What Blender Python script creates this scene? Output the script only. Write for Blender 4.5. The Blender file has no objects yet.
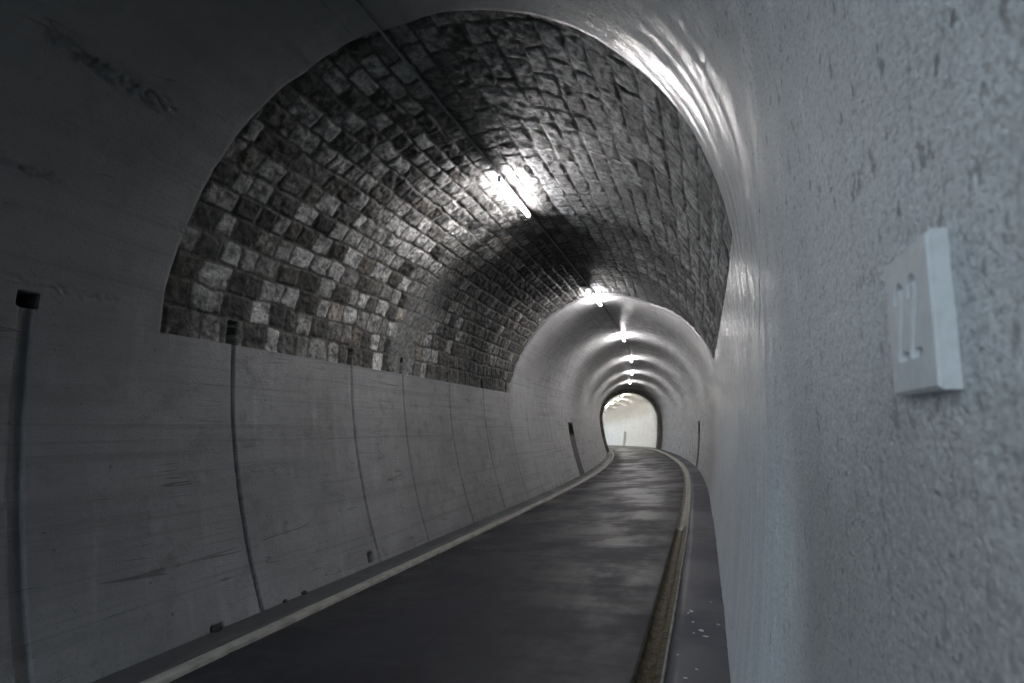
import bpy, bmesh, math, random
import numpy as np
random.seed(7); rng = np.random.default_rng(11)
C = bpy.context.scene.collection

# ------------------------------------------------------------------ tunnel geometry
R, ZC, WB, EYE, CX = 2.3, 2.416, 1.979, 1.459, 2.0384   # vault radius, spring height, base half width, eye, camera offset
QV = R*math.pi/2                                         # girth from crown to spring
VMAX = QV + ZC
_KS = [-12, -6, 2, 8, 14, 20, 27, 35, 42, 46, 50, 54, 60, 66, 72, 78]
_KV = [.03, .0015, .0015, .0022, .0056, .0091, .0054, .0043, .00416, .00655, .00836, .00482, .00242, .0094, .0135, .03]
_ss = np.linspace(-16, 110, 5041); _d = _ss[1]-_ss[0]
_th = np.cumsum(np.interp(_ss, _KS, _KV))*_d; _i0 = int(np.argmin(abs(_ss))); _th -= _th[_i0]
_px = np.cumsum(-np.sin(_th))*_d; _py = np.cumsum(np.cos(_th))*_d; _px -= _px[_i0]; _py -= _py[_i0]
_pz = -.029*np.clip((_ss-20)/25, 0, 1.6)**1.5 - .186*np.maximum(_ss-45, 0)/20

def W(s, u, z):
    s = np.asarray(s, float); t = np.interp(s, _ss, _th)
    return np.stack([np.interp(s, _ss, _px)+u*np.cos(t), np.interp(s, _ss, _py)+u*np.sin(t), z+np.interp(s, _ss, _pz)+0*s], -1)

def section(v, d):
    """girth coordinate v (0 = crown, + right) and inward offset d -> lateral u, height z"""
    v = np.asarray(v, float); d = np.asarray(d, float)
    sg = np.sign(v); a = np.abs(v)
    al = np.minimum(a, QV)/R
    w = np.maximum(a-QV, 0)/ZC
    uu = (R-(R-WB)*w**2); zz = ZC-w*ZC
    tx = -2*(R-WB)*w/ZC                                   # du/d(down)
    n = np.sqrt(1+tx*tx)
    up = a <= QV
    u = np.where(up, (R-d)*np.sin(al), uu-d/n)
    z = np.where(up, ZC+(R-d)*np.cos(al), zz-d*tx/n)
    return np.where(v < 0, -u, u), z

def S(s, v, d=0.0):
    u, z = section(v, d)
    return W(s+0*u, u, z)

# ------------------------------------------------------------------ noise
def _h(ix, iy, seed):
    n = (ix.astype(np.int64)*374761393 + iy.astype(np.int64)*668265263 + seed*1442695041) & 0xffffffff
    n = ((n ^ (n >> 13))*1274126177) & 0xffffffff
    return ((n ^ (n >> 16)) & 0xffff)/65535.0
def vn(x, y, seed=0):
    x = np.asarray(x, float); y = np.asarray(y, float)
    ix = np.floor(x); iy = np.floor(y); fx = x-ix; fy = y-iy
    fx = fx*fx*(3-2*fx); fy = fy*fy*(3-2*fy)
    a = _h(ix, iy, seed); b = _h(ix+1, iy, seed); c = _h(ix, iy+1, seed); d = _h(ix+1, iy+1, seed)
    return (a*(1-fx)+b*fx)*(1-fy)+(c*(1-fx)+d*fx)*fy - .5
def fbm(x, y, o=4, seed=0):
    r = 0; a = 1.0
    for i in range(o):
        r = r+a*vn(x*2**i+17.3*i, y*2**i-9.1*i, seed+i); a *= .5
    return r
def sstep(a, b, x):
    t = np.clip((x-a)/(b-a), 0, 1); return t*t*(3-2*t)

# ------------------------------------------------------------------ mesh helpers
def mesh_np(name, co, faces, mat, uv=None, col=None, parent=None, smooth=True):
    me = bpy.data.meshes.new(name)
    n = len(co); f = np.asarray(faces, np.int32); k = f.shape[1]
    me.vertices.add(n); me.vertices.foreach_set('co', np.asarray(co, np.float32).ravel())
    me.loops.add(f.size); me.loops.foreach_set('vertex_index', f.ravel())
    me.polygons.add(len(f)); me.polygons.foreach_set('loop_start', np.arange(0, f.size, k, dtype=np.int32))
    me.update(calc_edges=True); me.validate()
    me.polygons.foreach_set('use_smooth', np.full(len(me.polygons), smooth))
    if uv is not None:
        l = me.uv_layers.new(name='UVMap'); l.data.foreach_set('uv', np.asarray(uv, np.float32)[f.ravel()].ravel())
    if col is not None:
        a = me.color_attributes.new('stone', 'FLOAT_COLOR', 'POINT')
        c4 = np.concatenate([col, np.ones((n, 1))], 1); a.data.foreach_set('color', c4.astype(np.float32).ravel())
    me.materials.append(mat)
    o = bpy.data.objects.new(name, me); C.objects.link(o)
    if parent: o.parent = parent
    return o
def grid_faces(ns, nv, flip=False):
    i = np.arange(ns-1)[:, None]*nv+np.arange(nv-1)[None]
    q = np.stack([i, i+1, i+nv+1, i+nv], -1).reshape(-1, 4)
    return q[:, ::-1] if flip else q
def surf(name, SS, VV, DD, mat, col=None, parent=None):
    co = S(SS, VV, DD); ns, nv = SS.shape
    uv = np.stack([SS, VV], -1).reshape(-1, 2)
    return mesh_np(name, co.reshape(-1, 3), grid_faces(ns, nv, True), mat, uv, None if col is None else col.reshape(-1, 3), parent)
def strip_floor(name, sl, prof, mat, parent=None, jit=None):
    """sweep a profile of (u,z) along the path"""
    s = np.asarray(sl, float)[:, None]; p = np.asarray(prof, float)
    U = p[None, :, 0]+0*s; Z = p[None, :, 1]+0*s; SSS = s+0*U
    if jit: U, Z = jit(SSS, U, Z)
    co = W(SSS, U, Z); uv = np.stack([SSS, U], -1).reshape(-1, 2)
    return mesh_np(name, co.reshape(-1, 3), grid_faces(len(s), len(p)), mat, uv, parent=parent)
def bm_obj(name, bm, mat, parent=None, smooth=False):
    me = bpy.data.meshes.new(name); bm.normal_update(); bm.to_mesh(me); bm.free(); me.materials.append(mat)
    if smooth:
        for p in me.polygons: p.use_smooth = True
    o = bpy.data.objects.new(name, me); C.objects.link(o)
    if parent: o.parent = parent
    return o
def struct(o, label=None):
    o['kind'] = 'structure'
    if label: o['label'] = label
    return o
def tag(o, label, cat, group=None, kind=None):
    o['label'] = label; o['category'] = cat
    if group: o['group'] = group
    if kind: o['kind'] = kind
    return o
def seg(*parts):
    out = []
    for a, b, st in parts: out.append(np.arange(a, b-1e-6, st))
    out.append(np.array([parts[-1][1]])); return np.unique(np.round(np.concatenate(out), 5))

# ------------------------------------------------------------------ materials
class NT:
    def __init__(s, name):
        s.m = bpy.data.materials.new(name); s.m.use_nodes = True; s.t = s.m.node_tree; s.n = s.t.nodes; s.l = s.t.links
        s.b = s.n['Principled BSDF']
    def new(s, t, **k):
        x = s.n.new(t)
        for a, v in k.items(): setattr(x, a, v)
        return x
    def link(s, a, b): s.l.new(a, b)
    def uv(s, sx=1, sy=1):
        u = s.new('ShaderNodeUVMap'); u.uv_map = 'UVMap'
        m = s.new('ShaderNodeMapping'); m.inputs['Scale'].default_value = (sx, sy, 1); s.link(u.outputs[0], m.inputs[0]); return m.outputs[0]
    def noise(s, vec, scale, det=4, rough=.55, dist=0):
        n = s.new('ShaderNodeTexNoise'); n.inputs['Scale'].default_value = scale; n.inputs['Detail'].default_value = det
        n.inputs['Roughness'].default_value = rough; n.inputs['Distortion'].default_value = dist
        s.link(vec, n.inputs['Vector']); return n.outputs['Fac']
    def ramp(s, fac, a, b, ca=0., cb=1.):
        r = s.new('ShaderNodeMapRange'); r.interpolation_type = 'SMOOTHSTEP'
        r.inputs[1].default_value = a; r.inputs[2].default_value = b; r.inputs[3].default_value = ca; r.inputs[4].default_value = cb
        s.link(fac, r.inputs[0]); return r.outputs[0]
    def math(s, op, a, b=None):
        m = s.new('ShaderNodeMath', operation=op)
        for i, x in enumerate((a, b)):
            if x is None: continue
            if isinstance(x, (int, float)): m.inputs[i].default_value = x
            else: s.link(x, m.inputs[i])
        return m.outputs[0]
    def mix(s, fac, a, b, mode='MIX'):
        m = s.new('ShaderNodeMix', data_type='RGBA', blend_type=mode)
        for i, x in ((0, fac), (6, a), (7, b)):
            if isinstance(x, (int, float)): m.inputs[i].default_value = x
            elif isinstance(x, tuple): m.inputs[i].default_value = (*x, 1)
            else: s.link(x, m.inputs[i])
        return m.outputs[2]
    def bump(s, h, strength=1, dist=.01, prev=None):
        b = s.new('ShaderNodeBump'); b.inputs['Strength'].default_value = strength; b.inputs['Distance'].default_value = dist
        s.link(h, b.inputs['Height'])
        if prev is not None: s.link(prev, b.inputs['Normal'])
        return b.outputs[0]
    def fin(s, col, rough, nrm=None, spec=.5):
        for k, x in (('Base Color', col), ('Roughness', rough)):
            if isinstance(x, (int, float)): s.b.inputs[k].default_value = x
            elif isinstance(x, tuple): s.b.inputs[k].default_value = (*x, 1)
            else: s.link(x, s.b.inputs[k])
        s.b.inputs['Specular IOR Level'].default_value = spec
        if nrm is not None: s.link(nrm, s.b.inputs['Normal'])
        return s.m

def mat_concrete(name, base, alt, drip, board=1.0, grain=1.0, rough=(.42, .62), spec=.5, side=None, coat=(.20, .24, .95)):
    """painted shuttered concrete; U runs along the tunnel, V around the girth (metres)"""
    t = NT(name); uv = t.uv()
    big = t.noise(uv, .9, 5, .6)
    streak = t.noise(t.uv(5.5, .7), 1.0, 5, .6, .2)       # runs down the wall
    lay = t.noise(t.uv(.35, 3.6), 1.0, 5, .65)             # pour layers, along the tunnel
    c = t.mix(t.ramp(big, .35, .65), base, alt)
    c = t.mix(t.math('MULTIPLY', t.ramp(streak, .50, .74), .5), c, drip)
    mott = t.noise(uv, 3.1, 6, .72); c = t.mix(t.math('MULTIPLY', t.ramp(mott, .50, .68), .55), c, tuple(x*.55 for x in base))
    c = t.mix(t.math('MULTIPLY', t.ramp(lay, .48, .72), .45*board), c, tuple(x*.62 for x in base), 'MIX')
    pit = t.noise(uv, 55, 2, .5); pm = t.ramp(pit, .64, .70)
    pit2 = t.noise(uv, 19, 2, .5); pm2 = t.ramp(pit2, .715, .75)
    pits = t.math('MAXIMUM', t.math('MULTIPLY', pm, t.ramp(big, .4, .65)), pm2)
    fine = t.noise(uv, 170, 3, .7)
    med = t.noise(uv, 38, 4, .65)
    if side is not None:                                   # the right half carries lighter, smoother blue grey paint
        sx = t.new('ShaderNodeSeparateXYZ'); t.link(uv, sx.inputs[0])
        sf = t.math('MULTIPLY', t.ramp(t.math('ADD', sx.outputs[1], t.math('MULTIPLY', big, 1.2)), 1.0, 2.4), t.ramp(sx.outputs[0], 9, 14, 1, 0))
        fm = t.math('MULTIPLY', t.ramp(sx.outputs[0], 12, 16), t.ramp(sx.outputs[1], -2.5, 2.0, .45, 1))
        wet = t.noise(t.uv(3.2, 1.6), 1.6, 6, .75)
        lowr = t.ramp(t.math('ADD', sx.outputs[1], t.math('MULTIPLY', big, .8)), 3.4, 4.4)
        far_ = t.math('MULTIPLY', t.ramp(t.math('ADD', sx.outputs[0], t.math('MULTIPLY', big, .5)), 1.75, 2.3), t.ramp(sx.outputs[1], 4.0, 4.9))
        sc_ = t.mix(lowr, tuple(x*.78 for x in side), side); sc_ = t.mix(far_, sc_, (.62, .665, .70))
        splash = t.noise(t.uv(3.4, 1.5), 1.3, 5, .7)
        sc_ = t.mix(t.math('MULTIPLY', t.ramp(splash, .53, .66), .5), sc_, (.68, .69, .70))
        c = t.mix(sf, c, t.mix(t.math('MULTIPLY', t.ramp(streak, .42, .68), .12), sc_, tuple(x*1.25 for x in side)))
        c = t.mix(t.math('MULTIPLY', t.ramp(sx.outputs[0], 10.5, 14.5), .5), c, (.50, .50, .49))
        c = t.mix(t.math('MULTIPLY', t.ramp(wet, .50, .62), t.math('MULTIPLY', fm, .75)), c, (.62, .64, .65))
        c = t.mix(t.math('MULTIPLY', t.ramp(wet, .49, .38), t.math('MULTIPLY', fm, .8)), c, (.10, .105, .11))
    if side is not None:
        warm = t.math('MULTIPLY', t.ramp(t.math('ADD', sx.outputs[0], t.math('MULTIPLY', big, .8)), 2.1, 1.7), t.ramp(t.math('ADD', sx.outputs[1], t.math('MULTIPLY', mott, .5)), 4.65, 5.0))
        c = t.mix(t.math('MULTIPLY', warm, .8), c, (.27, .258, .247))
        sp = t.noise(uv, 52, 4, .75); sp2 = t.noise(uv, 110, 3, .8)
        c = t.mix(t.math('MULTIPLY', t.ramp(sp, .51, .62), t.math('MULTIPLY', sf, .42)), c, tuple(x*.42 for x in side))
        c = t.mix(t.math('MULTIPLY', t.ramp(sp2, .52, .61), t.math('MULTIPLY', sf, .55)), c, tuple(x*.38 for x in side))
        c = t.mix(t.math('MULTIPLY', t.ramp(sp2, .47, .36), t.math('MULTIPLY', sf, .30)), c, (.66, .68, .70))
        old = t.math('MULTIPLY', t.math('MULTIPLY', t.ramp(t.math('ADD', sx.outputs[0], t.math('MULTIPLY', mott, 1.5)), 4.6, 3.0), t.ramp(sx.outputs[1], 1.6, .2)), t.ramp(sx.outputs[1], -5.6, -3.0, .30, .62))
        c = t.mix(old, c, tuple(x*.42 for x in base))       # dim light near the mouth on the left, painted in as darker colour
        big_pit = t.noise(t.uv(30, 15), 1.0, 3, .7)
        c = t.mix(t.math('MULTIPLY', t.ramp(big_pit, .59, .65), t.math('MULTIPLY', sf, t.ramp(sx.outputs[1], 5.2, 3.9, .35, .8))), c, tuple(x*.25 for x in side))
        for s0, s1, v0, sg in ((18.42, 19.50, 4.12, -1), (19.96, 20.84, 4.33, 1)):   # shade inside the two refuges painted in, blackest at the top
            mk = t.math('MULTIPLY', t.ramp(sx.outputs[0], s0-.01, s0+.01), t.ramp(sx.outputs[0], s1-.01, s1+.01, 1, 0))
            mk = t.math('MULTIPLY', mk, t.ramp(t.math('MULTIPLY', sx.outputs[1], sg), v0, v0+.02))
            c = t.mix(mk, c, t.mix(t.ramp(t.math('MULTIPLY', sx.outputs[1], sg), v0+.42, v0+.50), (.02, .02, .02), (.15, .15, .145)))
        mk = t.math('MULTIPLY', t.math('MULTIPLY', t.ramp(sx.outputs[0], 2.04, 2.05), t.ramp(sx.outputs[0], 2.17, 2.18, 1, 0)), t.math('MULTIPLY', t.ramp(sx.outputs[1], -3.492, -3.482), t.ramp(sx.outputs[1], -3.38, -3.37, 1, 0)))
        c = t.mix(mk, c, (.012, .012, .012))                # inner shade of the square weep hole painted in near-black
    bl = t.noise(t.uv(.22, 15), 1.0, 3, .6)
    blf = t.math('MULTIPLY', t.ramp(bl, .52, .66), .34*board)
    if side is not None: blf = t.math('MULTIPLY', blf, t.math('MULTIPLY', t.math('SUBTRACT', 1.0, sf), t.math('MAXIMUM', t.ramp(sx.outputs[1], -3.4, -1.2, 1, .25), t.ramp(sx.outputs[0], 11.5, 13))))
    c = t.mix(blf, c, tuple(x*.5 for x in base))
    # thin horizontal shutter cracks
    cr = t.new('ShaderNodeTexNoise'); cr.inputs['Scale'].default_value = 1; cr.inputs['Detail'].default_value = 1.2
    t.link(t.uv(.30, 4.6), cr.inputs['Vector'])
    cl = t.math('ABSOLUTE', t.math('SUBTRACT', cr.outputs['Fac'], .5)); crm = t.math('MULTIPLY', t.ramp(cl, .0, .004, 1, 0), t.ramp(t.noise(uv, 2.3, 2), .52, .6))
    crm = t.math('MULTIPLY', crm, board)
    if side is not None: crm = t.math('MULTIPLY', crm, t.math('SUBTRACT', 1.0, sf))
    c = t.mix(t.math('MULTIPLY', pits, .55), c, tuple(x*.25 for x in base))
    c = t.mix(t.math('MULTIPLY', crm, .5), c, tuple(x*.15 for x in base))
    h = t.math('ADD', t.math('MULTIPLY', med, 1.0*grain), t.math('MULTIPLY', fine, .35*grain))
    h = t.math('SUBTRACT', h, t.math('MULTIPLY', pits, 1.0)); h = t.math('SUBTRACT', h, crm)
    gr = t.noise(uv, 125, 3, .75); h = t.math('ADD', h, t.math('MULTIPLY', gr, .7*grain))
    n = t.bump(h, 1.0, .0062)
    n = t.bump(big, .6, .05, n); n = t.bump(streak, .12, .010, n)
    n = t.bump(lay, .5, .02, n)
    rg = t.ramp(streak, .3, .7, rough[0], rough[1])
    if side is not None: rg = t.math('SUBTRACT', rg, t.math('MULTIPLY', sf, .10))
    c = t.mix(t.math('MULTIPLY', t.ramp(gr, .5, .72), .22), c, tuple(x*.4 for x in base))
    t.b.inputs['Coat Weight'].default_value = coat[0]; t.b.inputs['Coat Roughness'].default_value = coat[1]
    if side is not None: 
        cw = t.math('MULTIPLY', t.math('MULTIPLY', sf, t.math('MULTIPLY', t.ramp(sx.outputs[0], 1.3, 2.7), t.ramp(sx.outputs[1], 4.9, 3.9, .25, 1))), t.ramp(t.noise(t.uv(8, .8), 1.0, 4, .6), .45, .56, .08, 1.0))
        cw = t.math('ADD', t.math('MULTIPLY', cw, coat[2]), t.math('MULTIPLY', t.math('SUBTRACT', 1.0, sf), coat[0])); t.link(cw, t.b.inputs['Coat Weight'])
    cn = t.bump(t.noise(t.uv(8, 1.0), 1.0, 3, .55), .6, .02); cn = t.bump(mott, .6, .016, cn); t.link(cn, t.b.inputs['Coat Normal'])
    return t.fin(c, rg, n, spec)
NF = 64.6
M = {}
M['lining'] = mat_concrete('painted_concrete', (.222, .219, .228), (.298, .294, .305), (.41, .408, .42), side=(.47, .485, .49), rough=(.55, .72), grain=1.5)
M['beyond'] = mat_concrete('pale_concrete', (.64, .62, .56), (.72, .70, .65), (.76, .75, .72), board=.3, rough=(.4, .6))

def mat_stone():
    t = NT('masonry_stone'); uv = t.uv()
    a = t.new('ShaderNodeAttribute'); a.attribute_name = 'stone'
    n = t.noise(uv, 14, 6, .7); n2 = t.noise(uv, 60, 4, .7); big = t.noise(uv, 1.1, 4, .6)
    c = t.mix(t.ramp(n, .38, .66), a.outputs['Color'], t.mix(1.0, a.outputs['Color'], (.42, .42, .42), 'MULTIPLY'))
    c = t.mix(t.math('MULTIPLY', t.ramp(n2, .52, .68), .55), c, t.mix(1.0, a.outputs['Color'], (.3, .3, .3), 'MULTIPLY'))
    n3 = t.noise(uv, 120, 3, .7); h = t.math('ADD', n, t.math('MULTIPLY', n2, .8)); h = t.math('ADD', h, t.math('MULTIPLY', n3, .4))
    t.fin(c, t.ramp(n, .3, .7, .5, .78), t.bump(h, .9, .018), .4)
    return t.m
M['stone'] = mat_stone()

def mat_asphalt(name, base, alt, sheen=(.30, .55), lines=True):
    t = NT(name); uv = t.uv()
    big = t.noise(uv, .8, 5, .62); cross = t.noise(t.uv(9, .8), 1.0, 5, .6); fine = t.noise(uv, 210, 2, .6); lon = t.noise(t.uv(.35, 3.0), 1.0, 3)
    c = t.mix(t.ramp(big, .35, .65), base, alt)
    c = t.mix(t.math('MULTIPLY', t.ramp(cross, .5, .72), .18), c, tuple(x*1.7 for x in base))
    c = t.mix(t.math('MULTIPLY', t.ramp(fine, .62, .7), .35), c, (.12, .12, .125))
    f = t.math('ADD', t.math('MULTIPLY', big, .85), t.math('MULTIPLY', cross, .15))
    n = t.bump(fine, .35, .003); n = t.bump(cross, .05 if lines else 0, .006, n); n = t.bump(lon, .3, .02, n)
    t.fin(c, t.ramp(f, .42, .60, sheen[0], sheen[1]), n, .3)
    return t.m
M['road'] = mat_asphalt('road_asphalt', (.011, .0115, .0165), (.018, .0185, .026), (.42, .68))
M['walk'] = mat_asphalt('walkway_asphalt', (.032, .034, .047), (.045, .047, .062), (.5, .7), False)
M['walk_left'] = mat_asphalt('left_walkway_asphalt', (.045, .047, .05), (.06, .062, .064), (.5, .7), False)

def mat_simple(name, col, rough, var=.3, scale=20, bump=.4, bd=.004, spec=.5, metal=0, alt=None):
    t = NT(name); co = t.new('ShaderNodeTexCoord').outputs['Object']
    n = t.noise(co, scale, 5, .65)
    c = t.mix(t.ramp(n, .35, .68), col, alt or tuple(x*(1-var) for x in col))
    t.b.inputs['Metallic'].default_value = metal
    t.fin(c, rough, t.bump(n, bump, bd), spec); return t.m
M['kerb'] = mat_simple('kerb_concrete', (.30, .29, .26), .7, .4, 6, .6, .01)
M['rim'] = mat_simple('rim_concrete', (.24, .235, .22), .6, .5, 7, .5, .006)
M['gutter'] = mat_simple('wet_gutter_concrete', (.085, .066, .034), .55, .6, 14, 1.0, .02, alt=(.022, .018, .012), spec=.2)
M['gutter_dry'] = mat_simple('gutter_concrete', (.20, .19, .155), .5, .5, 6, .8, .01, alt=(.09, .085, .065))
M['collar'] = mat_simple('dark_collar_render', (.30, .28, .25), .8, .5, 5, .8, .02)
M['white'] = mat_simple('lamp_enamel', (.55, .56, .57), .4, .1, 30, .1, .001)
M['pipe'] = mat_simple('conduit_plastic', (.22, .225, .23), .45, .3, 15, .2, .001)
M['clamp'] = mat_simple('galvanised_clamp', (.30, .30, .31), .4, .3, 40, .2, .001, metal=.8)
M['plaque'] = mat_simple('painted_plaque_concrete', (.40, .415, .42), .5, .12, 60, .35, .0015)
M['numeral'] = mat_simple('numeral_recess_paint', (.40, .41, .42), .5, .2, 80, .3, .001)
M['flake'] = mat_simple('pale_flake', (.55, .53, .50), .7, .3, 90, .4, .001)
M['dirt'] = mat_simple('dark_dirt', (.035, .032, .028), .9, .5, 60, .8, .004)
M['leafmulch'] = mat_simple('wet_leaf_mulch', (.16, .11, .07), .35, .6, 120, .6, .003, alt=(.05, .035, .02))
M['ground'] = mat_simple('outside_ground', (.18, .19, .15), .9, .4, 2, .5, .05)
M['blocker'] = mat_simple('sky_blocker_earth', (.05, .055, .04), .95, .5, 2, .6, .1)
def mat_emit(name, col, st):
    t = NT(name); t.b.inputs['Base Color'].default_value = (*col, 1)
    t.b.inputs['Emission Color'].default_value = (*col, 1); t.b.inputs['Emission Strength'].default_value = st; return t.m
LAMP = 270.0
M['tube'] = mat_emit('lamp_diffuser_glow', (1.0, .97, .965), LAMP)
M['tube2'] = mat_emit('lamp_diffuser_glow_beyond', (1.0, .98, .95), LAMP*1.6)

# ------------------------------------------------------------------ displacement fields
def grooves_centre(k, v):
    z = np.clip((QV+ZC)-np.abs(v), 0, ZC+.2)
    base = [2.11, 3.82, 5.69, 6.96, 8.56, 10.18, 11.77, 13.14][k]; low = [2.19, 3.98, 5.86, 7.10, 8.72, 10.34, 11.93, 13.30][k]
    t = np.clip(1-z/2.5, 0, 1)
    return base+(low-base)*t**2+.006*vn(v*4, 0*v+k*7.1, 3)
GW = [.078, .038, .032, .022, .018, .016, .015, .012]
def rough_concrete(s, v):
    d = .010*fbm(s*.7, v*.7, 3, 5)+.0035*fbm(s*9, v*9, 3, 9)
    for v0, wd, am in ((-1.76, .06, .016), (-2.54, .05, .010), (-3.26, .035, .008), (-.74, .03, .006), (3.0, .03, .004)):
        m = np.exp(-((v-v0-.10*fbm(s*.8, 0*s+v0*3, 2, 21))/wd)**2)*sstep(-.15, .2, fbm(s*2.2, v*2, 2, 31))
        m = m*(s < 3.3)
        d = d-m*am*1.8*(.3+np.maximum(fbm(s*32, v*44, 3, 41), -.25)*2.2)
    flat = np.exp(-((s-.632)/.10)**4-((v-(QV+ZC-1.553))/.11)**4)
    return d*(1-flat)
def left_field(s, v):
    d = rough_concrete(s, v)
    for v0 in (-3.95, -4.42, -4.95, -5.45):              # shutter board lines, broken
        c = v0+.02*fbm(s*.7, 0*s+v0, 2, 8)
        on = sstep(.02, .12, fbm(s*1.1, 0*s+v0*5, 2, 12)+.05)
        d = d-.008*np.exp(-((v-c)/.008)**2)*on
    for k in range(8):
        w = GW[k]/2; c = grooves_centre(k, v)
        e = sstep(w+.006, w-.001, np.abs(s-c))
        top = 1.0 if k else sstep(-3.40, -3.42, v)
        d = d-(.030 if k == 0 else .045 if k < 5 else .03)*e*top
    return d
def rect(s, v, s0, s1, v0, v1, e=.004):
    return sstep(s0-e, s0+e, s)*sstep(s1+e, s1-e, s)*sstep(v0-e, v0+e, v)*sstep(v1+e, v1-e, v)
def niche(s, v, sc, hw, ztop, side):
    z = QV+ZC-np.abs(v)
    zz = ztop-hw; ins = np.where(z > zz, np.hypot(s-sc, (z-zz)) < hw, np.abs(s-sc) < hw)
    return ins & (z > .03) & (np.sign(v) == side)

# ------------------------------------------------------------------ masonry edge lines
def near_edge(v): return 3.06+.030*fbm(v*2.6, 0*v, 3, 77)+.02*np.exp(-((v-.2)/.35)**2)
_fe_v = [-3.6, -3.05, -2.35, -.97, .07, 1.25, 2.75, 3.43, 3.7]
_fe_s = [11.95, 12.15, 12.3, 12.25, 12.05, 12.45, 11.1, 10.0, 9.6]
def far_edge(v): return np.interp(v, _fe_v, _fe_s)+.03*fbm(v*3, 0*v, 3, 78)
VS = 3.498

# near vault, painted concrete
sl = seg((-1.7, 0, .05), (0, 1.2, .03), (1.2, 3.0, .012)); sl = np.append(sl, [3.03, 3.06])
vl = seg((-VS, VS, .014)); vl[0], vl[-1] = -VS, VS
SS, VV = np.meshgrid(sl, vl, indexing='ij')
SS = SS+np.clip((SS-2.5)/.56, 0, 1)*(near_edge(VV)-3.06)
DD = rough_concrete(SS, VV)
DD -= .030*sstep(GW[0]/2+.008, GW[0]/2-.001, np.abs(SS-grooves_centre(0, VV)))*(VV < -3.41)
DD -= .7*rect(SS, VV, 2.055, 2.165, -3.475, -3.385, .005)
ck = np.abs(SS-(1.46+(VV-3.38)*1.1+.03*fbm(VV*6, 0*VV, 3, 4)))
DD -= .014*np.exp(-(ck/.006)**2)*sstep(-.05, .08, fbm(VV*7, 0*VV, 2, 55))*(VV > 2.9)
SS = np.concatenate([SS, SS[-1:]+.004, SS[-1:]+.01]); VV = np.concatenate([VV, VV[-1:], VV[-1:]]); DD = np.concatenate([DD, DD[-1:]-.008, DD[-1:]*0-.14])
struct(surf('ceiling', SS, VV, DD, M['lining']), 'dark grey painted concrete vault before the stonework')

# left wall
sl = seg((-1.7, 1.2, .1), (1.2, 4.3, .0085), (4.3, 8.9, .011), (8.9, 13.6, .014), (13.6, 18.1, .06), (18.1, 19.7, .02), (19.7, 41, .12))
vl = -np.append(seg((VS, VMAX-.05, .02)), [VMAX, VMAX+.05]); vl = np.unique(np.round(np.concatenate([vl, -np.array([VS+.006])]), 5))
SS, VV = np.meshgrid(sl, vl, indexing='ij')
DD = left_field(SS, VV)
DD -= .12*rect(SS, VV, 5.62, 5.72, -5.97, -5.86, .008)*1.0
DD -= .07*rect(SS, VV, 3.44, 3.55, -6.04, -5.97, .01)+.05*rect(SS, VV, 4.22, 4.27, -6.04, -6.0, .008)
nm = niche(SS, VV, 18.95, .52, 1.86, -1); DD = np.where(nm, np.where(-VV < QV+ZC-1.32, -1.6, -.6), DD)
mid = (sl > 3.06) & (sl < 12.0)
SS = np.concatenate([SS, SS[:, -1:]], 1); VV = np.concatenate([VV, VV[:, -1:]+.001], 1)
DD = np.concatenate([DD, np.where(mid[:, None], -.14, DD[:, -1:])], 1)
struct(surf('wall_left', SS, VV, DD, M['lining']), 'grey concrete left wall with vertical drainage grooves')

# right wall
sl = seg((-1.7, .1, .1), (.1, 2.6, .008), (2.6, 10, .03), (10, 19.9, .08), (19.9, 20.9, .02), (20.9, 41, .12))
vl = seg((VS, VMAX, .012)); vl = np.append(vl, [VMAX+.05])
SS, VV = np.meshgrid(sl, vl, indexing='ij')
DD = rough_concrete(SS, VV)
DD -= .030*sstep(GW[0]/2+.008, GW[0]/2-.001, np.abs(SS-grooves_centre(0, VV)))*(VV < -3.41)
DD -= .7*rect(SS, VV, 2.055, 2.165, -3.475, -3.385, .005)
ck = np.abs(SS-(1.46+(VV-3.38)*1.1+.03*fbm(VV*6, 0*VV, 3, 4)))
DD -= .014*np.exp(-(ck/.006)**2)*sstep(-.05, .08, fbm(VV*7, 0*VV, 2, 55))*(VV < 4.6)
for s0, k in ((1.93, .10), (2.95, .06), (4.6, .0)):
    c = s0+k*(VV-4.6)+.01*fbm(VV*3, 0*VV, 2, 61)
    DD += .004*np.exp(-((SS-c)/.006)**2)*(VV > 4.3)
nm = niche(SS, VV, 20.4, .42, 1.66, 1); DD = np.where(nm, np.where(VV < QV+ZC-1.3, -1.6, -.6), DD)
mid = (sl > 3.06) & (sl < 9.9)
SS = np.concatenate([SS[:, :1], SS], 1); VV = np.concatenate([VV[:, :1]-.001, VV], 1); DD = np.concatenate([np.where(mid[:, None], -.14, DD[:, :1]), DD], 1)
struct(surf('wall_right', SS, VV, DD, M['lining']), 'blue grey painted concrete right wall close to the camera')

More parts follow.
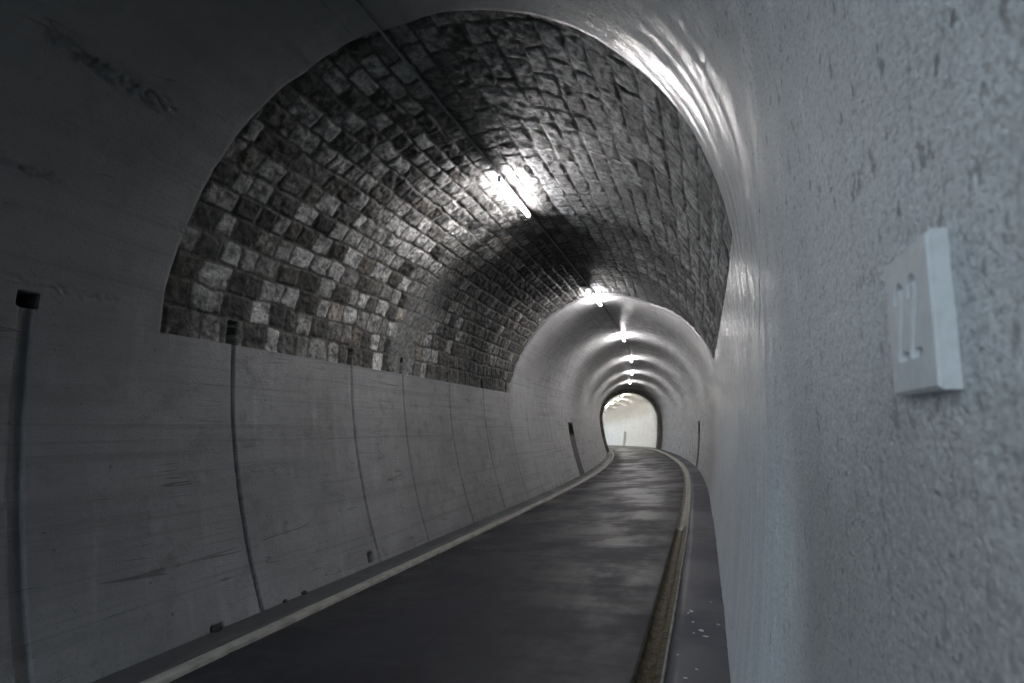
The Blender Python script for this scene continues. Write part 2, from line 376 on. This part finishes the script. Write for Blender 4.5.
# stone vault: courses run along the tunnel
SEEDS = [(3.55, -1.8, 0.35), (3.36, -2.01, 0.35), (3.6, -2.0, 0.35), (3.21, -2.24, 0.3), (3.44, -2.43, 0.45), (3.12, -2.64, 0.3), (3.59, -2.63, 0.5), (3.47, -2.86, 0.55), (3.44, -3.12, 0.4), (4.13, -3.12, 0.75), (4.21, -2.82, 0.5), (4.49, -2.84, 0.55), (4.34, -3.36, 0.6), (4.36, -1.75, 0.5), (4.21, -1.98, 0.55), (4.18, -2.4, 0.4), (4.44, -2.39, 0.65), (5.03, -2.38, 0.6), (4.61, -2.19, 0.5), (5.13, -2.18, 0.65), (4.73, -2.37, 0.5), (5.03, -2.86, 0.55), (5.55, -2.88, 0.7), (4.98, -1.96, 0.5), (5.27, -2.86, 0.5), (3.58, -3.33, 0.35), (4.76, -3.04, 0.45), (4.93, -2.56, 0.45), (3.82, -2.63, 0.4), (3.56, -2.21, 0.05), (3.82, -2.86, 0.06), (3.2, -2.86, 0.08), (3.15, -3.09, 0.08), (3.21, -3.37, 0.08), (3.78, -3.1, 0.06), (4.09, -3.33, 0.1), (3.18, -2.42, 0.09), (3.29, -2.66, 0.1), (4.34, -2.58, 0.12), (4.61, -2.57, 0.05), (4.47, -1.96, 0.04), (4.38, -2.19, 0.05), (4.85, -2.18, 0.04), (3.15, -1.92, 0.08), (4.59, -3.23, 0.08), (4.67, -1.75, 0.1), (4.71, -1.51, 0.6), (4.87, -1.75, 0.6), (5.48, -1.49, 0.7), (5.84, -1.46, 0.7), (5.93, -1.28, 0.7), (6.07, -1.54, 0.8), (6.32, -1.52, 0.8), (4.98, -1.97, 0.5), (5.26, -1.96, 0.5), (5.64, -1.76, 0.6), (5.91, -1.76, 0.75), (6.18, -1.76, 0.75), (6.47, -1.76, 0.8), (6.83, -1.78, 0.75), (5.14, -2.17, 0.55), (5.78, -1.97, 0.6), (6.44, -2.18, 0.8), (5.71, -2.63, 0.9), (6.15, -2.63, 0.9), (5.56, -2.91, 0.65), (6.65, -2.61, 0.85), (6.55, -2.86, 0.9), (6.21, -3.13, 0.8), (6.32, -3.39, 0.75), (5.95, -0.87, 0.7), (6.34, -1.09, 0.8), (6.62, -1.09, 0.8), (7.65, -2.89, 0.6), (7.74, -2.62, 0.6), (7.99, -3.16, 0.6), (7.66, -3.33, 0.5), (7.99, -1.86, 0.5), (8.05, -2.22, 0.55), (8.5, -2.44, 0.5), (8.06, -2.97, 0.6), (8.71, -2.63, 0.5), (6.35, -2.37, 0.65), (5.9, -2.19, 0.6), (5.7, -2.18, 0.6), (9.8, -3.18, 0.4), (10.52, -2.82, 0.4), (8.02, -2.38, 0.5), (6.57, -3.08, 0.05), (6.07, -3.36, 0.1), (5.78, -3.42, 0.12), (6.54, -3.33, 0.08), (6.56, -2.37, 0.06), (5.37, -2.62, 0.1), (5.25, -2.52, 0.1), (6.62, -1.45, 0.1), (8.58, -2.97, 0.1), (8.36, -2.63, 0.1), (6.69, -0.92, 0.1), (8.82, -1.42, 0.08), (5.45, -2.18, 0.2), (3.36, -0.71, 0.45), (3.48, -0.51, 0.45), (3.43, -0.33, 0.45), (3.59, -0.16, 0.4), (3.88, -0.14, 0.4), (4.01, -0.35, 0.35), (3.83, -0.9, 0.4), (3.71, -1.13, 0.45), (3.59, -1.33, 0.4), (4.02, -0.68, 0.4), (3.87, -1.34, 0.35), (4.39, -0.89, 0.45), (4.71, -0.89, 0.45), (4.57, -1.11, 0.5), (4.71, -1.51, 0.5), (4.37, -1.75, 0.5), (4.22, -1.98, 0.5), (4.87, -1.75, 0.55), (5.48, -1.53, 0.7), (4.13, -1.31, 0.4), (3.7, -0.33, 0.35), (4.81, -0.69, 0.4), (5.13, -0.49, 0.5), (3.38, -1.11, 0.35), (4.59, -1.34, 0.4), (3.42, -0.97, 0.05), (3.64, -0.67, 0.08), (4.08, -0.9, 0.05), (3.2, -0.97, 0.06), (3.39, -1.47, 0.07), (3.75, -1.54, 0.09), (3.8, -0.48, 0.06), (4.41, -0.64, 0.08), (4.3, -0.35, 0.06), (4.0, -0.55, 0.08), (4.67, -0.34, 0.06), (3.03, -0.53, 0.1)]
cc = [-3.36, -3.11, -2.86, -2.63, -2.40, -2.18, -1.97, -1.755, -1.53, -1.32, -1.10, -.89, -.68, -.5, -.33, -.15]
x = .05
while x < 3.6: cc.append(x); x += rng.uniform(.19, .25)
cc = np.array(cc); cb = np.concatenate([[-3.6], (cc[1:]+cc[:-1])/2, [3.75]])
stones = []                                              # per course: joints, tones
for i in range(len(cc)):
    sd = sorted([(a, t) for a, v, t in SEEDS if abs(v-cc[i]) < .11 and cb[i] <= v < cb[i+1]])
    keep = []
    for a, t in sd:
        if not keep or a-keep[-1][0] > .15: keep.append((a, t))
    j = [2.8+rng.uniform(0, .15)]; tone = []
    right = cc[i] > 0
    base = rng.uniform(.85, 1.1)
    def rt(s0):
        r = rng.random()
        if right: return float(np.clip(rng.normal(.22, .09), .06, .45))
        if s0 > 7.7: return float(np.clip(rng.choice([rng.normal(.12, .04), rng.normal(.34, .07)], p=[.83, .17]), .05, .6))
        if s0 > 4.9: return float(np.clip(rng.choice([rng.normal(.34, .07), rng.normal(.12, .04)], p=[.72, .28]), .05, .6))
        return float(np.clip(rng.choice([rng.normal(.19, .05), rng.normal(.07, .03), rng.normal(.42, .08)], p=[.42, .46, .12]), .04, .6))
    lo, hi = (.20, .34) if not right else (.26, .46)
    for a, t in keep:
        w = rng.uniform(.10, .15)
        while a-w-j[-1] > .12:
            step = rng.uniform(lo, hi); rem = a-w-j[-1]
            if rem < hi*1.05: step = rem
            elif rem-step < .14: step = rem/2
            tone.append(rt(j[-1])); j.append(j[-1]+step)
        if a-w-j[-1] > 0.0 and tone: j[-1] = a-w
        nxt = a+w
        j.append(max(nxt, j[-1]+.12)); tone.append(t)
    while j[-1] < 12.9: tone.append(rt(j[-1])); j.append(j[-1]+rng.uniform(lo, hi))
    stones.append((np.array(j), np.array(tone)))
sl = seg((3.0, 8.0, .0125), (8.0, 12.7, .02)); vl = seg((-3.52, 3.52, .0125))
SS, VV = np.meshgrid(sl, vl, indexing='ij')
s2 = SS+.05*fbm(SS*3.1, VV*4.1, 4, 101)+.010*fbm(SS*14, VV*14, 2, 103); v2 = VV+.038*fbm(SS*2.8+9, VV*3.0, 4, 111)+.010*fbm(SS*13, VV*13, 2, 113)
ci = np.clip(np.searchsorted(cb, v2)-1, 0, len(cc)-1)
edge = np.zeros_like(SS); tn = np.zeros_like(SS); sid = np.zeros_like(SS); cs = np.zeros_like(SS)
for i in range(len(cc)):
    m = ci == i; j, tone = stones[i]
    k = np.clip(np.searchsorted(j, s2[m])-1, 0, len(tone)-1)
    dx = np.minimum(s2[m]-j[k], j[k+1]-s2[m]); dy = np.minimum(v2[m]-cb[i], cb[i+1]-v2[m])
    r = .035; qx = np.maximum(r-dx, 0); qy = np.maximum(r-dy, 0)
    edge[m] = np.where((qx > 0) & (qy > 0), r-np.hypot(qx, qy), np.minimum(dx, dy)); tn[m] = tone[k]; sid[m] = i*211+k
    cs[m] = s2[m]-(j[k]+j[k+1])/2
hr = _h(sid, sid*0+3, 5); hr2 = _h(sid, sid*0+8, 6); hr3 = _h(sid, sid*0+12, 7)
gap = .011+.004*hr2
prof = sstep(gap-.004, gap+.012, edge+.008*fbm(SS*22, VV*22, 2, 131))
DD = -.052+.010*fbm(SS*20, VV*20, 3, 141)+prof*np.where(VV > .3, .6, .8)*(.006+.014*hr+cs*(hr3-.5)*.06+.024*fbm(SS*11, VV*11, 4, 151)+.006*sstep(.0, .07, edge))
soot = sstep(-.02, .45, fbm(SS*.55+4, VV*.55, 3, 161)+.25*np.exp(-((VV-.3)/1.1)**2)*(SS > 7.4)+.18*sstep(7.2, 8.6, SS)*(VV > -1.5))
tone = 1.13*tn*(.9+.45*fbm(SS*8, VV*8, 4, 171)); tone = tone*(1-.5*sstep(.12, .35, fbm(SS*15, VV*15, 3, 173)))
olive = _h(sid, sid*0+30, 9)[..., None]*np.clip(1-tn/.5, 0, 1)[..., None]*(VV < -1.2)[..., None]
gry = np.array([1.0, .99, .975]); olv = np.array([1.02, .97, .80]); blu = np.array([.95, 1.0, 1.05])
tone = np.where(VV > -1.3, tone*(1-.42*sstep(-1.3, -.9, VV)*np.exp(-((SS-6.2)/1.1)**2)), tone)  # stones around the nearest lamp darkened in colour to tame its light pool
colr = tone[..., None]*(gry*(1-olive)+olv*olive)*np.where(VV > 0, 1, 1)[..., None]
colr = np.where((VV > .3)[..., None], colr*blu, colr)
och = (_h(sid, sid*0+44, 12) > .93)[..., None]*(VV < 0)[..., None]*(SS > 4)[..., None]
colr = np.where(och, colr*np.array([1.0, .89, .78])*.8, colr)
alg = (np.exp(-((SS-3.9)/1.2)**2)*sstep(2.3, 3.1, VV)*sstep(-.2, .3, fbm(SS*2, VV*2, 3, 222)))[..., None]
colr = colr*(1-.6*alg)+colr*np.array([.80, 1.02, .80])*.6*alg
mort = (.125+.06*fbm(SS*10, VV*10, 3, 181))[..., None]*np.array([1, .97, .90])
wash = sstep(0.05, .3, fbm(SS*1.3+20, VV*1.0, 3, 191))*(VV > .2)
mort = mort*np.where((VV > -.6)[..., None], .6, 1)
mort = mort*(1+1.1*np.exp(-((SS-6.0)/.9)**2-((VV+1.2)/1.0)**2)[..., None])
wl = np.exp(-((SS-5.0)/.8)**2-((VV-1.0)/.5)**2)[..., None]
mort = mort*(1-wl)+.55*wl
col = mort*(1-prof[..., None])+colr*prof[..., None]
# cement patch rendered over the stones, and the holes of the weep pipes
pm = sstep(.25, .45, 1-np.hypot((SS-7.15-.25*(VV+2.6))/.75, (VV+2.55)/1.1)+.5*fbm(SS*3, VV*3, 3, 201))
DD = DD-.045*sstep(7.22+.05*fbm(VV*3, 0*VV, 2, 7), 7.30, SS)*sstep(-2.6, -1.6, VV)*sstep(10.5, 8.5, SS)
DD = DD*(1-.7*pm)+(-.034)*.7*pm; col = col*(1-.75*pm[..., None])+(.26+.06*fbm(SS*7, VV*7, 3, 205))[..., None]*.75*pm[..., None]
soot = soot*(.35+.65*sstep(7.0, 7.5, SS))
col = col*(1-.72*soot[..., None])+.012*soot[..., None]
for a, w, t in ((3.81, .034, -3.26), (5.69, .028, -3.28), (6.95, .02, -3.25), (8.56, .016, -3.34), (10.2, .014, -3.32), (11.7, .018, -3.2)):  # hole mouths also blackened in colour, standing in for their inner shade
    hm = sstep(w*1.3+.008, w*1.3-.004, np.abs(SS-a-.012*vn(VV*18, 0*VV, 4)))*(VV < t); DD = DD-.30*hm; hc = (np.abs(SS-a-.012*vn(VV*18, 0*VV, 4)) < w*1.2+.010+.012*vn(VV*30, 0*VV+a, 5))*(VV < t+.01); col = col*(1-.985*hc[..., None])
keep = (SS >= near_edge(VV)-.05) & (SS <= far_edge(VV)+.15)
f = grid_faces(len(sl), len(vl), True); kf = keep.ravel()[f].all(1)
co = S(SS, VV, DD).reshape(-1, 3); uv = np.stack([SS, VV], -1).reshape(-1, 2)
used = np.zeros(len(co), bool); used[f[kf].ravel()] = True; remap = np.cumsum(used)-1
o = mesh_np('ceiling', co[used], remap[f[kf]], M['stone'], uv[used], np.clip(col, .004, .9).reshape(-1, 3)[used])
struct(o, 'old stone masonry vault of squared blocks in courses')

# far vault, concrete, up to the dark collar
t = seg((0, .02, .004), (.02, 1, .012))**1.0; vl = seg((-VS, VS, .03)); vl[0], vl[-1] = -VS, VS
TT, VV = np.meshgrid(t, vl, indexing='ij'); e = far_edge(VV)
SS = e+(41-e)*TT; DD = rough_concrete(SS, VV)
SS = np.concatenate([SS[:1], SS]); VV = np.concatenate([VV[:1], VV]); DD = np.concatenate([DD[:1]-.14, DD])
struct(surf('ceiling', SS, VV, DD, M['lining']), 'pale concrete vault beyond the stonework')

# section beyond the collar
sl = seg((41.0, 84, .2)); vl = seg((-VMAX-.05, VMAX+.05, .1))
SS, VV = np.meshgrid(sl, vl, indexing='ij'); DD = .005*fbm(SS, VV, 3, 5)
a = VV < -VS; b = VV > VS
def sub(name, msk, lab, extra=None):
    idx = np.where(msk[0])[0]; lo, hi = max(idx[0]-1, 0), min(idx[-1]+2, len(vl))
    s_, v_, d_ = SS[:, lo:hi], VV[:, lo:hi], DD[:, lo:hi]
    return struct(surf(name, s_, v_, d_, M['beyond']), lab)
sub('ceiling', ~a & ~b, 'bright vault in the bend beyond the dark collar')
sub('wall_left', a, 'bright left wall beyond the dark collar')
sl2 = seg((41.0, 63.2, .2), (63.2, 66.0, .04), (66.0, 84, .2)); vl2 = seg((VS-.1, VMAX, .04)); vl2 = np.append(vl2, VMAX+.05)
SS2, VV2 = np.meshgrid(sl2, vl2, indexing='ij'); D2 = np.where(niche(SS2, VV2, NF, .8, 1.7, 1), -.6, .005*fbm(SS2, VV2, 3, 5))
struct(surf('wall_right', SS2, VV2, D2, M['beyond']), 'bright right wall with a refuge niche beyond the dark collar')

# the dark collar: a ring that narrows the bore
vl = seg((-VMAX-.02, VMAX+.02, .06)); rows = [(40.9, -.05), (40.9, .20), (41.0, .225), (41.9, .225), (42.0, .20), (42.0, -.05)]
SS = np.array([[a]*len(vl) for a, b in rows]); DD = np.array([[b]*len(vl) for a, b in rows]); VV = np.array([vl]*len(rows))
DD = DD+(.02*fbm(VV*2, SS*3, 3, 15)+.10*np.exp(-(VV/1.6)**2))*(DD > 0)
struct(surf('trim_1', SS, VV, DD, M['collar']), 'dark collar ring narrowing the tunnel')

# ------------------------------------------------------------------ floor
sl = seg((-1.7, 0, .2), (0, 14, .05), (14, 84, .25))
struct(strip_floor('floor', sl, [(-1.52, -.02), (-1.52, 0), (-.8, .012), (0, .018), (.8, .010), (1.425, 0), (1.437, -.004), (1.445, -.05)], M['road']), 'dark asphalt cycle road')
def jl(s, u, z):
    n = .012*fbm(s*1.7, 0*s, 3, 301); chip = .02*np.exp(-((s-3.22)/.03)**2)+.018*np.exp(-((s-6.45)/.02)**2)
    inner = (np.abs(u+1.50) < .012)
    return u-np.where(inner, chip+n*.4, 0)+np.where(u < -1.6, n, 0), z
struct(strip_floor('kerb', sl, [(-1.625, .02), (-1.618, .037), (-1.60, .04), (-1.525, .036), (-1.502, .028), (-1.50, -.03)], M['kerb'], jit=jl), 'low pale concrete kerb along the left walkway')
struct(strip_floor('walkway', sl, [(-2.2, .03), (-2.02, .03), (-1.8, .028), (-1.60, .034), (-1.59, -.02)], M['walk_left']), 'narrow dark walkway along the left wall')
struct(strip_floor('walkway', sl, [(1.60, -.06), (1.615, .012), (1.7, .014), (1.9, .015), (2.2, .015)], M['walk']), 'dark asphalt walkway along the right wall')
struct(strip_floor('gutter_bed', sl, [(1.42, -.02), (1.43, -.075), (1.60, -.075), (1.618, -.02)], M['dirt']))
gp = [(1.437, -.006)]+[(1.4975-.0575*math.cos(a), -.004-.05*math.sin(a)) for a in np.linspace(0, math.pi, 9)]
gp += [(1.563, .004), (1.590, .006), (1.597, .010), (1.602, .020), (1.612, .022), (1.622, .020), (1.626, .008)]
joints = [-1.7,  3.45, 8.48, 13.5, 18.5, 23.5, 28.5, 33.5, 38.5, 43.5, 48.5, 53.5, 58.5, 63.5, 68.5, 73.5, 78.5, 84]
for a, b in zip(joints[:-1], joints[1:]):
    s_ = np.concatenate([[a+.012, a+.02], np.arange(a+.07, b-.05, .06 if b < 15 else .25), [b-.02, b-.012]])
    def jg(s, u, z): return u, z+.006*fbm(s*5, u*20, 3, 311)*(z < 0)-.04*((s < a+.015) | (s > b-.015))*(z > -.03)
    struct(strip_floor('gutter', s_, gp, M['gutter'] if b < 9 else M['gutter_dry'], jit=jg))
struct(strip_floor('gutter_rim', sl, [(1.601, .0), (1.603, .0225), (1.612, .025), (1.621, .0225), (1.624, .0)], M['rim']), 'thin pale rim between gutter and right walkway')

# gutter debris
pts, fs = [], []
def blob(s, u, z, r, fl=.35):
    n0 = len(pts); k = 6; a0 = rng.random()*6.28; el = rng.uniform(.5, 1)
    for i in range(k):
        a = a0+i*2*math.pi/k; rr = r*rng.uniform(.7, 1.2)
        pts.append(W(s+rr*math.cos(a), u+rr*el*math.sin(a), z-.001))
    pts.append(W(s, u, z+r*fl))
    for i in range(k): fs.append((n0+i, n0+(i+1) % k, n0+k))
for _ in range(900):
    s = 2.6+rng.random()**1.6*5.4; u = 1.515+rng.normal(0, .014) if rng.random() < .8 else rng.uniform(1.45, 1.56)
    q = max(0, 1-((u-1.4975)/.0575)**2)
    blob(s, u, -.004-.05*math.sqrt(q)+.004, rng.uniform(.003, .010))
o = mesh_np('gutter_debris', np.array([np.ravel(p) for p in pts]), fs, M['leafmulch'], smooth=False)
tag(o, 'wet brown leaf and grit debris lying in the gutter channel', 'debris', kind='stuff')

# ------------------------------------------------------------------ things
def lump(name, s, u, z, r, h, mat, n=9, seed=0):
    bm = bmesh.new(); q = np.random.default_rng(seed+50)
    bmesh.ops.create_icosphere(bm, subdivisions=2, radius=1)
    for v in bm.verts:
        k = 1+.35*fbm(np.array(v.co.x*1.7+seed), np.array(v.co.y*1.7+v.co.z), 2, seed); v.co = (v.co.x*r*k, v.co.y*r*.7*k, max(v.co.z, -.3)*h*k)
    o = bm_obj(name, bm, mat, smooth=True); o.location = W(np.array(s), np.array(u), np.array(z+h*.28)).ravel(); o.rotation_euler.z = q.random()*3
    return o
for i, (s, r, lab) in enumerate(((3.48, .055, 'largest dark dirt clump at the foot of the left wall, nearest the camera'), (4.24, .03, 'small dark dirt crumb at the foot of the left wall, just past the second groove'), (4.5, .038, 'dark dirt clump at the foot of the left wall, third from the camera'))):
    tag(lump('dirt_clump', s, -2.0+.02, .03, r, r*.7, M['dirt'], seed=i), lab, 'dirt clump', 'dirt clumps along the left wall')
flakes = [(4.65, 1.74, .016), (4.60, 1.72, .008), (4.4, 1.76, .010), (4.24, 1.82, .018), (4.13, 1.85, .012), (4.38, 1.94, .010), (4.9, 1.89, .007), (3.78, 1.68, .011), (3.59, 1.8, .008), (3.46, 1.74, .008), (4.18, 1.77, .006)]
for i, (s, u, r) in enumerate(flakes):
    bm = bmesh.new(); k = 7; q = np.random.default_rng(i)
    top = [bm.verts.new((r*q.uniform(.7, 1.3)*math.cos(j*6.283/k)*1.4, r*q.uniform(.5, 1)*math.sin(j*6.283/k), .0035)) for j in range(k)]
    bot = [bm.verts.new((v.co.x*1.05, v.co.y*1.05, 0)) for v in top]
    bm.faces.new(top)
    bm.faces.new(bot[::-1])
    for j in range(k): bm.faces.new((top[j], bot[j], bot[(j+1) % k], top[(j+1) % k]))
    o = bm_obj('paint_flake', bm, M['flake']); o.location = W(np.array(s), np.array(u), np.array(.0148)).ravel(); o.rotation_euler.z = q.random()*3
    tag(o, 'small pale flake of old paint lying on the dark right walkway', 'flake', 'paint flakes on the right walkway')

# cable conduit along the crown
UO = -.03
def pipe(name, sl, u, d, r, mat, parent=None, n=8):
    co = []
    for s in sl:
        c = S(np.array(s), np.array(u), np.array(d)).ravel(); h = float(np.interp(s, _ss, _th))
        for i in range(n):
            a = i*2*math.pi/n; co.append(c+np.array([math.cos(h)*r*math.cos(a), math.sin(h)*r*math.cos(a), r*math.sin(a)]))
    m = len(sl); f = [(i*n+j, i*n+(j+1) % n, (i+1)*n+(j+1) % n, (i+1)*n+j) for i in range(m-1) for j in range(n)]
    return mesh_np(name, np.array(co), f, mat, parent=parent)
ce = bpy.data.objects.new('cable_conduit', None); C.objects.link(ce); ce.location = W(np.array(3.0), UO, ZC+R-.03).ravel()
tag(ce, 'thin dark cable conduit clipped along the crown of the vault', 'conduit')
def keep_parent(o, p):
    bpy.context.view_layer.update(); o.parent = p; o.matrix_parent_inverse = p.matrix_world.inverted()
ends = [-1.65]+[x for c in (6.20, 12.16, 17.9, 23.8, 29.5, 35.2) for x in (c-.62, c+.62)]+[40.8]
for a, c in zip(ends[::2], ends[1::2]): keep_parent(pipe('pipe', seg((a, c, .1 if c < 13 else .3)), UO, .022, .013, M['pipe']), ce)

# lamps
def box(bm, x, y, z, sx, sy, sz, bev=0):
    r = bmesh.ops.create_cube(bm, size=1); vs = r['verts']
    for v in vs: v.co = (v.co.x*sx+x, v.co.y*sy+y, v.co.z*sz+z)
    if bev: bmesh.ops.bevel(bm, geom=list({e for v in vs for e in v.link_edges}), offset=bev, segments=2, affect='EDGES')
def half_round(L, w, h, n=8):
    bm = bmesh.new(); rings = []
    for y in (-L/2, L/2):
        rings.append([bm.verts.new((w/2*math.cos(a), y, -h*math.sin(a))) for a in np.linspace(0, math.pi, n)])
    for i in range(n-1): bm.faces.new((rings[0][i], rings[0][i+1], rings[1][i+1], rings[1][i]))
    bm.faces.new(rings[0][::-1]); bm.faces.new(rings[1]); bm.faces.new((rings[0][0], rings[1][0], rings[1][-1], rings[0][-1]))
    return bm
def make_lamp():
    r = bpy.data.objects.new('tunnel_lamp', None); C.objects.link(r)
    bm = bmesh.new(); box(bm, 0, 0, -.012, .034, 1.20, .024, .004); bm_obj('housing', bm, M['white'], r)
    bm = bmesh.new(); g = bmesh.ops.create_cone(bm, cap_ends=True, segments=10, radius1=.026, radius2=.026, depth=1.13)
    for v in bm.verts: v.co = (v.co.x, v.co.z, v.co.y)
    bmesh.ops.recalc_face_normals(bm, faces=bm.faces)
    d = bm_obj('diffuser', bm, M['tube'], r); d.location.z = -.062; d['label'] = 'glowing white tube diffuser'
    for y in (-.585, .585):
        bm = bmesh.new(); box(bm, 0, y, -.045, .048, .035, .085, .008); bm_obj('end_cap', bm, M['white'], r)
    for y in (-.4, .4):
        bm = bmesh.new(); box(bm, 0, y, .05, .03, .03, .12, .002); bm_obj('bracket', bm, M['clamp'], r)
    return r
def copy_tree(o, parent=None):
    c = o.copy(); C.objects.link(c); c.parent = parent
    for ch in [x for x in bpy.data.objects if x.parent == o]: copy_tree(ch, c)
    return c
L0 = [6.20, 12.16, 17.9, 23.8, 29.5, 35.2]
L1 = [46.6, 51.6, 56.8, 62.2, 67.8, 73.4]
labs = ['nearest glowing tube lamp, under the stone vault where the blocks are lit brightest', 'tube lamp at the far edge of the stone vault where concrete begins', 'first tube lamp inside the concrete vault past the stonework', 'fourth tube lamp from the camera along the crown', 'fifth tube lamp from the camera along the crown', 'sixth tube lamp, the last before the dark collar',
        'first small lamp seen through the dark collar, highest of them', 'second small lamp seen through the dark collar', 'third small lamp seen through the dark collar', 'fourth small lamp seen through the dark collar', 'fifth small lamp seen through the dark collar', 'lowest and farthest small lamp seen through the dark collar']
lamp = make_lamp()
kids = lambda o: [x for x in bpy.data.objects if x.parent == o]
lamps = [lamp]+[copy_tree(lamp) for _ in range(len(L0)+len(L1)-1)]
for i, s in enumerate(L0+L1):
    o = lamps[i]; beyond = i >= len(L0)
    o.location = W(np.array(s), UO, ZC+R-(.032 if i < 2 else .03)).ravel(); o.rotation_euler.z = float(np.interp(s, _ss, _th))
    tag(o, labs[i], 'lamp', 'tunnel lamps along the crown')
    if beyond:
        for k in kids(o):
            if k.name.startswith('diffuser'): k.data = k.data.copy(); k.data.materials[0] = M['tube2']

# plaque on the right wall
PS, PZ, PW, PH, PT = .632, 1.553, .126, .150, .021
def pl():
    a = QV+ZC-PZ
    c = S(np.array(PS), np.array(a), np.array(-.004)).ravel(); h = float(np.interp(PS, _ss, _th))
    e = bpy.data.objects.new('number_plaque', None); C.objects.link(e); e.location = c
    e.rotation_euler = (0, math.radians(5.4), h)            # local -X faces the road
    tag(e, 'raised pale plaque with number 22 on the right wall beside the camera', 'plaque')
    xs = np.unique(np.round(np.concatenate([np.linspace(-PW/2, PW/2, 140)]), 5)); zs = np.linspace(-PH/2, PH/2, 150)
    X, Z = np.meshgrid(xs, zs, indexing='ij')                    # X = along the road (+ = away)
    dep = np.zeros_like(X)
    def two(cx):                                                   # centre line of one numeral; X runs away from the camera, so mirror
        p = [(-.0105, .026)]+[(.0105*math.cos(a), .028+.0125*math.sin(a)) for a in np.linspace(math.pi*.95, -.45, 9)]+[(-.0105, -.036), (.0125, -.036)]
        return [(cx-x_, z_) for x_, z_ in p]
    for cx in (.022, -.016):
        p = two(cx); dm = np.full(X.shape, 9.)
        for (ax, az), (bx_, bz_) in zip(p[:-1], p[1:]):
            q = np.clip(((X-ax)*(bx_-ax)+(Z-az)*(bz_-az))/((bx_-ax)**2+(bz_-az)**2), 0, 1)
            dm = np.minimum(dm, np.hypot(X-ax-q*(bx_-ax), Z-az-q*(bz_-az)))
        dep = np.maximum(dep, .0065*sstep(.0045, .0028, dm))
    edge_ = np.minimum(PW/2-np.abs(X), PH/2-np.abs(Z)); rd = .003*(1-sstep(0, .004, edge_))
    off = .0007*fbm(X*60, Z*60, 3, 5)
    Y = -(PT-dep-rd+off)
    n, m = X.shape
    co = np.stack([Y, X, Z], -1).reshape(-1, 3); f = grid_faces(n, m).tolist()
    rim = [i*m for i in range(n)]+[(n-1)*m+j for j in range(1, m)]+[i*m+m-1 for i in range(n-2, -1, -1)]+[j for j in range(m-2, 0, -1)]
    back = [np.array([.012, co[r][1]*1.0, co[r][2]*1.0]) for r in rim]; b0 = len(co); co = np.concatenate([co, np.array(back)])
    for q in range(len(rim)):
        q2 = (q+1) % len(rim); f.append([rim[q], rim[q2], b0+q2, b0+q])
    b = mesh_np('board', co, f, M['plaque'], smooth=False, parent=e)
pl()

# outside ground at both mouths, so that the daylight has something to bounce off
for s0, s1 in ((-30, -1.65), (83.9, 100)):
    h = float(np.interp(max(s0, -16) if s0 < 0 else 84, _ss, _th)); c = W(np.array(-1.7 if s0 < 0 else 84.0), 0, 0).ravel()
    d = np.array([-math.sin(h), math.cos(h)])*(-1 if s0 < 0 else 1); n = np.array([d[1], -d[0]])
    pts_ = [c[:2]+n*15-d*.3, c[:2]-n*15-d*.3, c[:2]-n*15+d*25, c[:2]+n*15+d*25]
    o = mesh_np('ground', np.array([[*p, c[2]-.08] for p in pts_]), [(0, 1, 2, 3)], M['ground']); struct(o, 'ground outside the tunnel mouth')

# added unseen dark slope right of the near mouth; blocks sky from left wall
xs_, ys_ = np.meshgrid(np.linspace(0, 1, 30), np.linspace(-22, -1.75, 40), indexing='ij')
hx = 2.6+xs_*8; hz = -.1+xs_*20+.8*fbm(xs_*5, ys_*.4, 4, 401)
cH = mesh_np('sky_blocker', np.stack([hx, ys_, hz], -1).reshape(-1, 3), grid_faces(30, 40), M['blocker']); struct(cH, 'added unseen slope blocking sky light beside the near tunnel mouth')

# ------------------------------------------------------------------ daylight
w = bpy.data.worlds.new('World'); bpy.context.scene.world = w; w.use_nodes = True
bg = w.node_tree.nodes['Background']; bg.inputs[0].default_value = (.72, .855, .99, 1); bg.inputs[1].default_value = 3.6
def portal(s, flip):
    l = bpy.data.lights.new('portal', 'AREA'); l.shape = 'RECTANGLE'; l.size = 4.8; l.size_y = 4.9; l.cycles.is_portal = True
    o = bpy.data.objects.new('daylight_portal', l); C.objects.link(o)
    o.location = W(np.array(s), 0, 2.35).ravel(); h = float(np.interp(s, _ss, _th))
    o.rotation_euler = (math.radians(90 if flip else -90), 0, h)
portal(-1.72, True); portal(84.02, False)

# ------------------------------------------------------------------ camera
cam = bpy.data.cameras.new('camera'); co_ = bpy.data.objects.new('camera', cam); C.objects.link(co_)
cam.sensor_width = 36; cam.lens = 518.23/1024*36; cam.clip_start = .02; cam.clip_end = 300
from mathutils import Matrix, Vector
ya, pi_, ro = math.radians(20.08393), math.radians(10.52181), math.radians(-3.36304)
F = Vector((-math.sin(ya)*math.cos(pi_), math.cos(ya)*math.cos(pi_), math.sin(pi_))); Rt = Vector((math.cos(ya), math.sin(ya), 0)); U = Rt.cross(F)
X = Rt*math.cos(ro)+U*math.sin(ro); Y = -Rt*math.sin(ro)+U*math.cos(ro)
mw = Matrix.Identity(4)
for i in range(3): mw[i][0], mw[i][1], mw[i][2] = X[i], Y[i], -F[i]
mw.translation = (CX, 0, EYE); co_.matrix_world = mw
cam.dof.use_dof = True; cam.dof.focus_distance = 6.0; cam.dof.aperture_fstop = 4.5
sc = bpy.context.scene; sc.camera = co_
sc.view_settings.view_transform = 'Standard'; sc.view_settings.look = 'None'; sc.view_settings.gamma = 1; sc.view_settings.exposure = 0
sc.view_settings.use_curve_mapping = False
